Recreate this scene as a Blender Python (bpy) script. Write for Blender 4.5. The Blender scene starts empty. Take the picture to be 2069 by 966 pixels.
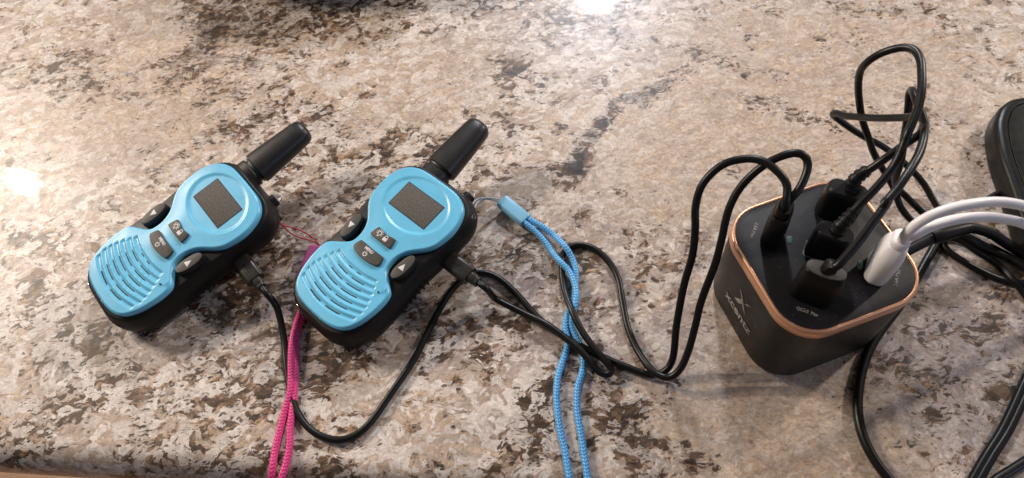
import bpy, math, random
import numpy as np
from mathutils import Matrix, Vector
random.seed(7); rng = np.random.RandomState(11)
S = 0.01                                    # everything below is written in centimetres
scene = bpy.context.scene
COL = scene.collection

# ------------------------------------------------------------------ camera
CF, CT, CR, CH = 1425.6859, 0.5403749, -0.146698951, 36.94484    # focal (px of 2069), tilt, roll, height cm
fw = np.array([0, math.sin(CT), -math.cos(CT)]); r0 = np.array([1., 0, 0]); u0 = np.cross(r0, fw)
cr = math.cos(CR)*r0 + math.sin(CR)*u0; cu = -math.sin(CR)*r0 + math.cos(CR)*u0
cam = bpy.data.cameras.new('camera'); camo = bpy.data.objects.new('camera', cam); COL.objects.link(camo)
cam.sensor_width = 36; cam.lens = 36*CF/2069; cam.clip_start = 0.01; cam.clip_end = 50
M = Matrix(((cr[0], cu[0], -fw[0], 0), (cr[1], cu[1], -fw[1], 0), (cr[2], cu[2], -fw[2], CH*S), (0, 0, 0, 1)))
camo.matrix_world = M
cam.dof.use_dof = True; cam.dof.focus_distance = 0.40; cam.dof.aperture_fstop = 13
scene.camera = camo
def at(x, y, z=0.):                         # a measured image point, carried to the height z (cm) where it stands
    d = fw + (x-1034.5)/CF*cr - (y-483)/CF*cu
    t = (z-CH)/d[2]
    return np.array([d[0]*t, d[1]*t, z])

# ------------------------------------------------------------------ world, lamps, exposure
w = bpy.data.worlds.new('World'); scene.world = w; w.use_nodes = True
nt = w.node_tree; bg = nt.nodes['Background']
bg.inputs[0].default_value = (1.0, 0.90, 0.84, 1); bg.inputs[1].default_value = 0.11
scene.view_settings.view_transform = 'Standard'; scene.view_settings.look = 'None'
scene.view_settings.exposure = 0.27; scene.view_settings.gamma = 1
def lamp(name, loc, target, size, power, color, size_y=None, spread=180):
    l = bpy.data.lights.new(name, 'AREA'); l.energy = power; l.color = color
    l.shape = 'ELLIPSE' if size_y else 'DISK'; l.size = size*S
    if size_y: l.size_y = size_y*S
    l.spread = math.radians(spread)
    o = bpy.data.objects.new(name, l); COL.objects.link(o)
    o.location = [c*S for c in loc]
    o.rotation_euler = (Vector(target)-Vector(loc)).to_track_quat('-Z', 'Y').to_euler()
    return o
lamp('pendant_or_added_lamp', (-134, 133, 115), (0, 20, 0), 3.2, 10, (1.0, 0.87, 0.74))
lamp('pendant_or_added_lamp', (-156, 121, 117), (0, 20, 0), 3.0, 4, (1.0, 0.84, 0.66))
lamp('ceiling_lamp', (41, 190, 123), (8, 30, 0), 15, 20, (0.92, 0.94, 1.0))
lamp('pendant_or_added_lamp', (260, 150, 150), (15, 20, 0), 18, 38, (1.0, 0.90, 0.80))
lamp('pendant_or_added_lamp', (-290, 200, 190), (-5, 25, 0), 70, 48, (1.0, 0.88, 0.76))  # added wide soft lamp, softens the shadows from the left pendant
lamp('window', (190, -110, 130), (10, 20, 0), 80, 6, (0.45, 0.60, 1.0), 60)

# ------------------------------------------------------------------ node helpers
class NT:
    def __init__(s, name):
        s.m = bpy.data.materials.new(name); s.m.use_nodes = True
        s.t = s.m.node_tree; s.b = s.t.nodes['Principled BSDF']
    def n(s, typ, **kw):
        nd = s.t.nodes.new(typ)
        for k, v in kw.items(): setattr(nd, k, v)
        return nd
    def put(s, sock, v):
        if isinstance(v, bpy.types.NodeSocket): s.t.links.new(v, sock)
        elif isinstance(v, (tuple, list)) and len(v) == 3 and sock.type == 'RGBA': sock.default_value = (*v, 1)
        else: sock.default_value = v
    def math(s, op, a, b=None, c=None, clamp=False):
        nd = s.n('ShaderNodeMath', operation=op, use_clamp=clamp)
        s.put(nd.inputs[0], a)
        if b is not None: s.put(nd.inputs[1], b)
        if c is not None: s.put(nd.inputs[2], c)
        return nd.outputs[0]
    def vmath(s, op, a, b=None):
        nd = s.n('ShaderNodeVectorMath', operation=op); s.put(nd.inputs[0], a)
        if b is not None:
            s.put(nd.inputs['Scale'] if op == 'SCALE' else nd.inputs[1], b)
        return nd.outputs[0]
    def mapping(s, v, loc=(0, 0, 0), rot=(0, 0, 0), sc=(1, 1, 1)):
        nd = s.n('ShaderNodeMapping'); s.put(nd.inputs[0], v); nd.inputs[1].default_value = loc
        nd.inputs[2].default_value = rot; nd.inputs[3].default_value = sc; return nd.outputs[0]
    def noise(s, v, scale, detail=3, rough=.55, dist=0., color=False):
        nd = s.n('ShaderNodeTexNoise'); s.put(nd.inputs['Vector'], v)
        for k, val in (('Scale', scale), ('Detail', detail), ('Roughness', rough), ('Distortion', dist)): s.put(nd.inputs[k], val)
        return nd.outputs[1 if color else 0]
    def voro(s, v, scale, feature='F1', dist='EUCLIDEAN', rand=1.):
        nd = s.n('ShaderNodeTexVoronoi', feature=feature)
        if feature != 'DISTANCE_TO_EDGE': nd.distance = dist
        s.put(nd.inputs['Vector'], v); nd.inputs['Scale'].default_value = scale; nd.inputs['Randomness'].default_value = rand
        return nd
    def ramp(s, f, stops, mode='LINEAR'):
        nd = s.n('ShaderNodeValToRGB'); s.put(nd.inputs[0], f); r = nd.color_ramp; r.interpolation = mode
        while len(r.elements) < len(stops): r.elements.new(.5)
        for e, (p, c) in zip(r.elements, stops):
            e.position = p; e.color = (*c, 1) if isinstance(c, tuple) else (c, c, c, 1)
        return nd.outputs[0]
    def smooth(s, f, a, b):
        nd = s.n('ShaderNodeMapRange', interpolation_type='SMOOTHSTEP'); s.put(nd.inputs[0], f)
        s.put(nd.inputs[1], a); s.put(nd.inputs[2], b); return nd.outputs[0]
    def mix(s, f, a, b, mode='MIX'):
        nd = s.n('ShaderNodeMix', data_type='RGBA', blend_type=mode); s.put(nd.inputs[0], f)
        s.put(nd.inputs[6], a); s.put(nd.inputs[7], b); return nd.outputs[2]
    def sep(s, c):
        nd = s.n('ShaderNodeSeparateColor'); s.put(nd.inputs[0], c); return nd.outputs
    def bump(s, h, strength, dist):
        nd = s.n('ShaderNodeBump'); s.put(nd.inputs['Height'], h); nd.inputs['Strength'].default_value = strength
        nd.inputs['Distance'].default_value = dist*S; s.t.links.new(nd.outputs[0], s.b.inputs['Normal']); return nd
    def obj(s):                                             # object coordinates in centimetres
        return s.vmath('SCALE', s.n('ShaderNodeTexCoord').outputs['Object'], 100.)
    def set(s, **kw):
        for k, v in kw.items(): s.put(s.b.inputs[k.replace('_', ' ')], v)
        return s.m

def plastic(name, col, rough, grain=0.0, gscale=18, coat=0, spec=.5, var=.12, dust=0.):
    k = NT(name); o = k.obj()
    n1 = k.noise(o, .7, 4)
    c = k.mix(k.smooth(n1, .35, .7), tuple(x*(1-var) for x in col), tuple(min(1, x*(1+var)) for x in col))
    if dust:
        v = k.voro(o, 9.); d = k.math('LESS_THAN', v.outputs['Distance'], .22)
        g = k.math('GREATER_THAN', k.sep(v.outputs['Color'])[0], .86)
        c = k.mix(k.math('MULTIPLY', k.math('MULTIPLY', d, g), dust), c, (.45, .42, .4))
    r = k.math('ADD', k.math('MULTIPLY', k.noise(o, 2.2, 5), .16), rough-.08)
    if grain:
        k.bump(k.noise(o, gscale, 2), grain, .01)
    return k.set(Base_Color=c, Roughness=r, Coat_Weight=coat, Coat_Roughness=.12, Specular_IOR_Level=spec)

BLUE = plastic('sky_blue_plastic', (.16, .56, .82), .30, .12, 30, spec=.5, var=.04, dust=.12)
BLACK = plastic('black_textured_plastic', (.006, .0055, .0055), .46, .35, 22, spec=.3)
ANT = plastic('black_antenna_rubber', (.014, .013, .0125), .40, .5, 20)
RUB = plastic('dark_grey_button_rubber', (.062, .054, .047), .55, .25, 25)
BSIDE = plastic('black_button_side', (.008, .008, .008), .5)
WHITE_INK = plastic('white_ink', (.78, .74, .72), .5)
GREY_INK = plastic('grey_ink', (.36, .33, .31), .45)
DIM_INK = plastic('dim_ink', (.30, .30, .30), .5)
CABLE = plastic('black_cable_rubber', (.006, .0055, .005), .36, .1, 14, spec=.33)
PLUG = plastic('black_plug_plastic', (.006, .0055, .006), .44, .2, 20, spec=.28)
MICRO = plastic('worn_plug_plastic', (.024, .021, .018), .38, .3, 24)
WHITE = plastic('white_plug_plastic', (.90, .86, .86), .38, var=.03)
SOCK = plastic('charger_top_panel', (.013, .012, .014), .52, .3, 30, dust=.16, spec=.3)
CHG = plastic('charger_side_shell', (.007, .006, .0052), .42, .1, 30, dust=.08, spec=.28)
DEV = plastic('dark_device_shell', (.007, .0065, .006), .36, .2, 14, spec=.3)
DARKHOLE = plastic('dark_opening', (.004, .004, .004), .7)
SLEEVEB = plastic('pale_blue_sleeve_plastic', (.25, .56, .80), .32, var=.03)
k = NT('rose_gold_band'); o = k.obj()
COPPER = k.set(Base_Color=k.mix(k.noise(o, 1.2), (.80, .42, .25), (.86, .48, .30)), Metallic=.7, Roughness=.36)
k = NT('chrome'); CHROME = k.set(Base_Color=(.7, .68, .65), Metallic=1., Roughness=.18)
k = NT('clear_lens'); LENS = k.set(Base_Color=(.9, .9, .9), Roughness=.05, Transmission_Weight=.9, IOR=1.45)
k = NT('green_indicator'); LEDM = k.set(Base_Color=(.10, .30, .20), Roughness=.3)
k = NT('pink_sleeve_plastic'); SLEEVEP = k.set(Base_Color=(.50, .10, .27), Roughness=.35, Subsurface_Weight=.2, Subsurface_Scale=.003)
k = NT('red_thread'); REDT = k.set(Base_Color=(.55, .02, .06), Roughness=.5)
k = NT('pale_thread'); PALET = k.set(Base_Color=(.42, .50, .58), Roughness=.4)
k = NT('screen_film'); o = k.obj()
SCREEN = k.set(Base_Color=k.mix(k.smooth(k.noise(o, 13, 3, .8), .38, .62), (.062, .055, .048), (.155, .138, .12)), Roughness=.68, Specular_IOR_Level=.3)
def braid(name, c1, c2):
    k = NT(name); uv = k.n('ShaderNodeTexCoord').outputs['UV']
    sx = k.n('ShaderNodeSeparateXYZ'); k.put(sx.inputs[0], uv); U, V = sx.outputs[0], sx.outputs[1]
    a = k.math('MULTIPLY', U, math.tau*3); b = k.math('MULTIPLY', V, math.tau*3.4)
    tri = k.math('PINGPONG', k.math('MULTIPLY', U, 8.), 1.)
    h = k.math('SINE', k.math('ADD', k.math('MULTIPLY', V, math.tau*5.6), k.math('MULTIPLY', tri, 4.2)))
    h = k.math('MULTIPLY', k.smooth(h, -1., .5), k.smooth(k.math('PINGPONG', k.math('MULTIPLY', U, 8.), .5), 0., .16))
    k.bump(h, .6, .04)
    t = k.noise(uv, 9, 2)
    c = k.mix(h, c1, c2); c = k.mix(k.math('MULTIPLY', t, .25), c, c1)
    return k.set(Base_Color=c, Roughness=.38, Sheen_Weight=.2)
BLUECORD = braid('blue_braided_cord', (.02, .27, .70), (.22, .62, .95))
PINKCORD = braid('pink_braided_cord', (.58, .008, .15), (.98, .085, .32))

# ------------------------------------------------------------------ granite
def granite():
    k = NT('polished_granite'); o = k.obj()
    at_ = k.n('ShaderNodeAttribute', attribute_name='mineral'); dens, warm, calm = k.sep(at_.outputs['Color'])[:3]
    half = (.5, .5, .5)
    w1 = k.vmath('SUBTRACT', k.noise(o, .5, 2, color=True), half)
    w2 = k.vmath('SUBTRACT', k.noise(o, 2.3, 3, .6, color=True), half)
    w3 = k.vmath('SUBTRACT', k.noise(o, 9., 2, .6, color=True), half)
    p = k.vmath('ADD', o, k.vmath('SCALE', w1, 1.3))
    pq = k.vmath('ADD', k.vmath('ADD', p, k.vmath('SCALE', w2, .30)), k.vmath('SCALE', w3, .10))
    def cells(off, rot, sx, sy, scale, metric='EUCLIDEAN'):
        v = k.voro(k.mapping(pq, loc=off, rot=(0, 0, math.radians(rot)), sc=(sx, sy, 1)), scale, dist=metric)
        c = k.sep(v.outputs['Color']); return c[0], c[1], c[2], v.outputs['Distance']
    # how thick the brown mica lies here
    dn = k.noise(k.vmath('ADD', p, (31., 7., 0)),   .45, 4, .6)
    dn = k.math('ADD', dn, k.math('MULTIPLY', k.math('SUBTRACT', dens, .5), .70))
    mid = k.noise(k.mapping(pq, rot=(0, 0, .5), sc=(.8, 1.3, 1)), 1.7, 4, .62)
    # cream / pink / grey ground mass
    g1 = k.noise(p, .28, 3, .6)
    wf = k.math('ADD', g1, k.math('MULTIPLY', k.math('SUBTRACT', warm, .5), .55))
    base = k.ramp(wf, [(.30, (.40, .325, .305)), (.44, (.48, .385, .335)), (.56, (.54, .425, .34)), (.72, (.59, .45, .34))])
    b0, b1, b2, bd = cells((0, 0, 0), -28, .75, 1.2, 1.05)
    base = k.mix(k.math('MULTIPLY', k.smooth(b1, .55, .6), .40), base, (.45, .335, .25))
    s0, s1, s2, sd = cells((5, 9, 0), 35, .8, 1.4, 3.0)
    base = k.mix(k.math('MULTIPLY', k.smooth(s1, .62, .66), .42), base, (.42, .32, .25))
    base = k.mix(k.math('MULTIPLY', k.smooth(s2, .78, .80), .35), base, (.36, .31, .29))
    # fibres, turned differently in each crystal
    vr = k.n('ShaderNodeVectorRotate', rotation_type='Z_AXIS'); k.put(vr.inputs['Vector'], pq)
    k.put(vr.inputs['Angle'], k.math('ADD', k.math('MULTIPLY', k.sep(k.voro(p, .3).outputs['Color'])[2], 1.6), -1.1))
    fib = k.noise(k.mapping(vr.outputs[0], sc=(1, 5, 1)), 2.8, 3, .65)
    base = k.mix(1., base, k.ramp(fib, [(.32, .80), (.5, 1.0), (.70, 1.12)]), 'MULTIPLY')
    # brown mica between the crystals
    m0, m1, m2, md = cells((9, 4, 2), -20, .8, 1.25, 2.1)
    n0, n1, n2, nd = cells((2, 8, 1), -40, .75, 1.3, 3.2)
    lvl = k.math('ADD', k.math('ADD', dn, k.math('MULTIPLY', m0, .20)), k.math('MULTIPLY', mid, .50))
    lvl = k.math('SUBTRACT', lvl, k.math('MULTIPLY', k.math('SUBTRACT', calm, .15), .07))
    fm = k.smooth(lvl, .875, .96)
    mica = k.ramp(m1, [(.0, (.42, .26, .15)), (.35, (.29, .165, .088)), (.65, (.125, .066, .034)), (.85, (.04, .022, .013)), (1., (.17, .12, .08))])
    mica = k.mix(k.math('MULTIPLY', k.smooth(n1, .6, .64), .65), mica, (.07, .047, .036))
    mica = k.mix(k.math('MULTIPLY', k.smooth(n2, .72, .76), .6), mica, (.36, .26, .19))
    mica = k.mix(1., mica, k.ramp(fib, [(.3, .62), (.5, 1.), (.7, 1.4)]), 'MULTIPLY')
    c = k.mix(k.math('MULTIPLY', fm, .90), base, mica)
    lv2 = k.math('ADD', k.math('ADD', dn, k.math('MULTIPLY', n0, .30)), k.math('MULTIPLY', mid, .20))
    fn = k.smooth(lv2, .865, .91)
    c = k.mix(k.math('MULTIPLY', fn, .88), c, k.ramp(n1, [(.0, (.23, .14, .085)), (.5, (.075, .046, .030)), (1., (.03, .02, .016))]))
    # milky crystals, sitting in the mica too
    q0, q1, q2, qd = cells((14, 1, 3), -10, .85, 1.15, 1.5)
    fq = k.math('MULTIPLY', k.smooth(q0, .62, .68), k.smooth(mid, .68, .58))
    fq = k.math('MULTIPLY', fq, k.math('SUBTRACT', 1.05, k.math('MULTIPLY', calm, .8)))
    c = k.mix(k.math('MULTIPLY', fq, k.smooth(wf, .2, .4)), c, k.mix(q1, (.62, .53, .465), (.78, .69, .62)))
    r0_, r1_, r2_, rd = cells((4, 21, 3), 15, .8, 1.3, 3.3)
    c = k.mix(k.math('MULTIPLY', k.smooth(r0_, .76, .80), k.math('SUBTRACT', .85, k.math('MULTIPLY', calm, .5))), c, k.mix(r1_, (.58, .49, .43), (.82, .74, .68)))
    # dark slivers and chips
    t0, t1, t2, td = cells((3, 14, 2), 52, .6, 1.6, 3.4)
    ft = k.math('MULTIPLY', k.smooth(k.math('ADD', k.math('MULTIPLY', t0, .40), k.math('MULTIPLY', dn, .9)), .785, .80), k.smooth(td, .40, .30))
    c = k.mix(k.math('MULTIPLY', ft, .88), c, k.mix(t1, (.035, .027, .024), (.12, .08, .06)))
    u0, u1, u2, ud = cells((7, 3, 5), -60, .6, 1.7, 6.5)
    fu = k.math('MULTIPLY', k.smooth(k.math('ADD', k.math('MULTIPLY', u0, .40), k.math('MULTIPLY', dn, .6)), .665, .685), k.smooth(ud, .45, .35))
    c = k.mix(k.math('MULTIPLY', fu, .75), c, (.08, .058, .047))
    cl = k.math('ABSOLUTE', k.math('SUBTRACT', k.noise(k.mapping(pq, rot=(0, 0, -.5), sc=(1, 2., 1)), 1.0, 3, .6), .5))
    fl = k.math('MULTIPLY', k.smooth(cl, .012, .004), k.smooth(k.noise(k.vmath('ADD', p, (2., 55., 0)), 1.6, 2), .52, .60))
    c = k.mix(k.math('MULTIPLY', fl, .65), c, (.11, .08, .062))
    # near-black mineral in the densest streaks
    fk = k.smooth(k.math('ADD', k.math('ADD', dn, k.math('MULTIPLY', n2, .15)), k.math('MULTIPLY', mid, .25)), 1.10, 1.16)
    c = k.mix(k.math('MULTIPLY', fk, .88), c, (.022, .018, .017))
    # gold and rust flecks
    vg = k.voro(o, 2.2); vgr = k.sep(vg.outputs['Color'])
    fg = k.math('MULTIPLY', k.math('GREATER_THAN', vgr[0], .95), k.smooth(vg.outputs['Distance'], .15, .05))
    c = k.mix(fg, c, (.78, .70, .6))
    fr = k.math('MULTIPLY', k.math('LESS_THAN', vgr[1], .025), k.smooth(vg.outputs['Distance'], .32, .1))
    c = k.mix(k.math('MULTIPLY', fr, .6), c, (.32, .14, .06))
    g = k.math('ADD', k.math('MULTIPLY', k.noise(pq, 4.5, 3, .7), .6), k.math('MULTIPLY', k.noise(o, 17., 3, .75), .4))
    c = k.mix(1., c, k.ramp(g, [(.30, .66), (.5, 1.0), (.70, 1.26)]), 'MULTIPLY')
    fac = cells((1, 2, 8), 20, .9, 1.2, 5.5)
    c = k.mix(1., c, k.ramp(fac[0], [(0., .84), (.5, 1.0), (1., 1.14)]), 'MULTIPLY')
    k.bump(k.noise(o, 5, 4, .6), .04, .02)
    cb = k.n('ShaderNodeBump'); k.put(cb.inputs['Height'], k.noise(o, 3.2, 4, .6)); cb.inputs['Strength'].default_value = .10; cb.inputs['Distance'].default_value = .0002
    k.t.links.new(cb.outputs[0], k.b.inputs['Coat Normal'])
    r = k.ramp(k.noise(pq, 1.6, 3), [(.3, .30), (.7, .42)])
    return k.set(Base_Color=c, Roughness=r, Specular_IOR_Level=.33, Coat_Weight=.5, Coat_Roughness=.022, Coat_IOR=1.45)
GRANITE = granite()

# ------------------------------------------------------------------ mesh helpers (centimetres in, metres out)
def link(o, parent=None):
    COL.objects.link(o)
    if parent: o.parent = parent
    return o
def mk(name, V, F, mat, parent=None, smooth=True, uv=None, sharp=None, off=None):
    V = np.asarray(V, float)
    if off is not None: V = V - np.asarray(off)
    me = bpy.data.meshes.new(name); me.from_pydata((V*S).tolist(), [], [tuple(f) for f in F])
    me.materials.append(mat)
    if smooth:
        me.polygons.foreach_set('use_smooth', [True]*len(me.polygons))
        if sharp: me.set_sharp_from_angle(angle=math.radians(sharp))
    if uv is not None:
        l = me.uv_layers.new(name='uv'); idx = np.zeros(len(me.loops), int); me.loops.foreach_get('vertex_index', idx)
        l.data.foreach_set('uv', np.asarray(uv)[idx].ravel())
    me.update()
    return link(bpy.data.objects.new(name, me), parent)
def tag(o, label=None, cat=None, group=None, kind=None):
    for kk, v in (('label', label), ('category', cat), ('group', group), ('kind', kind)):
        if v: o[kk] = v
    return o
def thing(name, loc, label, cat, group=None, rot=None):
    o = bpy.data.objects.new(name, None); COL.objects.link(o); o.location = [c*S for c in loc]
    if rot is not None: o.rotation_euler = rot
    o.empty_display_size = .01
    return tag(o, label, cat, group)
def spline(P, ds=.14, closed=False, tri=None):
    P = np.asarray(P, float); n = len(P)
    ext = np.vstack([P[-1], P, P[0], P[1]]) if closed else np.vstack([2*P[0]-P[1], P, 2*P[-1]-P[-2]])
    out = []
    for i in range(n if closed else n-1):
        a, b, c, d = ext[i:i+4]
        t = np.linspace(0, 1, 12, endpoint=False)[:, None]
        # centripetal-ish Catmull-Rom
        out.append(.5*((2*b)+(-a+c)*t+(2*a-5*b+4*c-d)*t**2+(-a+3*b-3*c+d)*t**3))
    Q = np.vstack(out+([] if closed else [P[-1:]]))
    if closed: Q = np.vstack([Q, Q[:1]])
    L = np.concatenate([[0], np.cumsum(np.linalg.norm(np.diff(Q, axis=0), axis=1))])
    m = max(3, int(L[-1]/ds)); s = np.linspace(0, L[-1], m+1)
    R = np.stack([np.interp(s, L, Q[:, j]) for j in range(Q.shape[1])], 1)
    return R[:-1] if closed else R
def relax(P, it=3):
    P = P.copy()
    for _ in range(it): P[1:-1] = .25*P[:-2]+.5*P[1:-1]+.25*P[2:]
    return P
def tube(P, r, n=12, ry=None, rf=None):
    """swept tube: vertices, faces, uv; rf(t, s) scales the radius along it"""
    P = np.asarray(P, float); T = np.gradient(P, axis=0); T /= np.linalg.norm(T, axis=1)[:, None]
    up = np.array([0, 0, 1.]) if abs(T[0][2]) < .9 else np.array([1., 0, 0])
    N = np.cross(up, T[0]); N /= np.linalg.norm(N); V = []; UV = []
    L = np.concatenate([[0], np.cumsum(np.linalg.norm(np.diff(P, axis=0), axis=1))])
    ry = ry or r
    for i, (p, t) in enumerate(zip(P, T)):
        N = N-t*(N@t); N /= np.linalg.norm(N); B = np.cross(t, N)
        sc = rf(L[i]/L[-1], L[i]) if rf else 1.
        for j in range(n+1):
            a = math.tau*j/n
            V.append(p+N*math.cos(a)*r*sc+B*math.sin(a)*ry*sc); UV.append((j/n, L[i]))
    F = []; m = n+1
    for i in range(len(P)-1):
        for j in range(n): F.append((i*m+j, i*m+j+1, (i+1)*m+j+1, (i+1)*m+j))
    F.append(tuple(range(n-1, -1, -1))); F.append(tuple((len(P)-1)*m+j for j in range(n)))
    return V, F, UV
def rrect(w, d, r, n=6):
    P = []
    for cx, cy, a0 in ((w/2-r, d/2-r, 0), (-w/2+r, d/2-r, 90), (-w/2+r, -d/2+r, 180), (w/2-r, -d/2+r, 270)):
        for i in range(n+1):
            a = math.radians(a0+90*i/n); P.append((cx+r*math.cos(a), cy+r*math.sin(a)))
    return np.array(P)
def inset(P, d):
    P = np.asarray(P, float); a = np.roll(P, 1, 0); b = np.roll(P, -1, 0); T = b-a
    T /= np.linalg.norm(T, axis=1)[:, None]+1e-12
    return P - d*np.stack([T[:, 1], -T[:, 0]], 1)
def loft(rings, cap0=True, cap1=True):
    n = len(rings[0]); V = np.vstack(rings); F = []
    for i in range(len(rings)-1):
        for j in range(n): F.append((i*n+j, i*n+(j+1) % n, (i+1)*n+(j+1) % n, (i+1)*n+j))
    if cap0: F.append(tuple(range(n-1, -1, -1)))
    if cap1: F.append(tuple((len(rings)-1)*n+j for j in range(n)))
    return V, F
def lift(P, z): return np.column_stack([P, np.full(len(P), z)])
def prism(P, z0, z1, bev=.03, flare=0.):
    """outline (counter-clockwise) extruded with a rounded top edge"""
    rings = [lift(inset(P, -flare), z0), lift(P, z1-bev)]
    for a in (30, 60, 90): rings.append(lift(inset(P, bev*(1-math.cos(math.radians(a)))), z1-bev+bev*math.sin(math.radians(a))))
    return loft(rings)
def chaikin(P, it=2, k=.25):
    P = np.asarray(P, float)
    for _ in range(it):
        Q = np.roll(P, -1, 0); P = np.stack([P*(1-k)+Q*k, P*k+Q*(1-k)], 1).reshape(-1, 2)
    return P
def join(parts):
    V = []; F = []; o = 0
    for v, f in parts:
        V.append(np.asarray(v, float)); F += [tuple(i+o for i in q) for q in f]; o += len(v)
    return np.vstack(V), F
def stroke(P, wd, z0, z1):                    # a flat drawn line with a little thickness
    P = np.asarray(P, float); T = np.gradient(P, axis=0); T /= np.linalg.norm(T, axis=1)[:, None]
    N = np.stack([-T[:, 1], T[:, 0]], 1)*wd/2
    ring = np.vstack([P-N, (P+N)[::-1]])
    n = len(P); V = np.vstack([lift(ring, z0), lift(ring, z1)]); m = 2*n; F = []
    for i in range(n-1):
        a, b = i, i+1; c, d = m-2-i, m-1-i
        F.append((m+a, m+b, m+c, m+d))
    for i in range(m): F.append((i, (i+1) % m, m+(i+1) % m, m+i))
    return V, F
def text_mesh(txt, size, depth=.008, bold=0., width=None):
    cu_ = bpy.data.curves.new('lettering', 'FONT'); cu_.body = txt; cu_.size = size; cu_.extrude = depth/2; cu_.offset = bold
    cu_.align_x = 'CENTER'; cu_.align_y = 'CENTER'; cu_.resolution_u = 3
    o = bpy.data.objects.new('lettering', cu_); COL.objects.link(o)
    dg = bpy.context.evaluated_depsgraph_get(); me = bpy.data.meshes.new_from_object(o.evaluated_get(dg))
    V = np.array([v.co[:] for v in me.vertices]); F = [tuple(p.vertices) for p in me.polygons]
    bpy.data.objects.remove(o); bpy.data.curves.remove(cu_); bpy.data.meshes.remove(me)
    if width: V[:, 0] *= width/np.ptp(V[:, 0])
    return V, F

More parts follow.
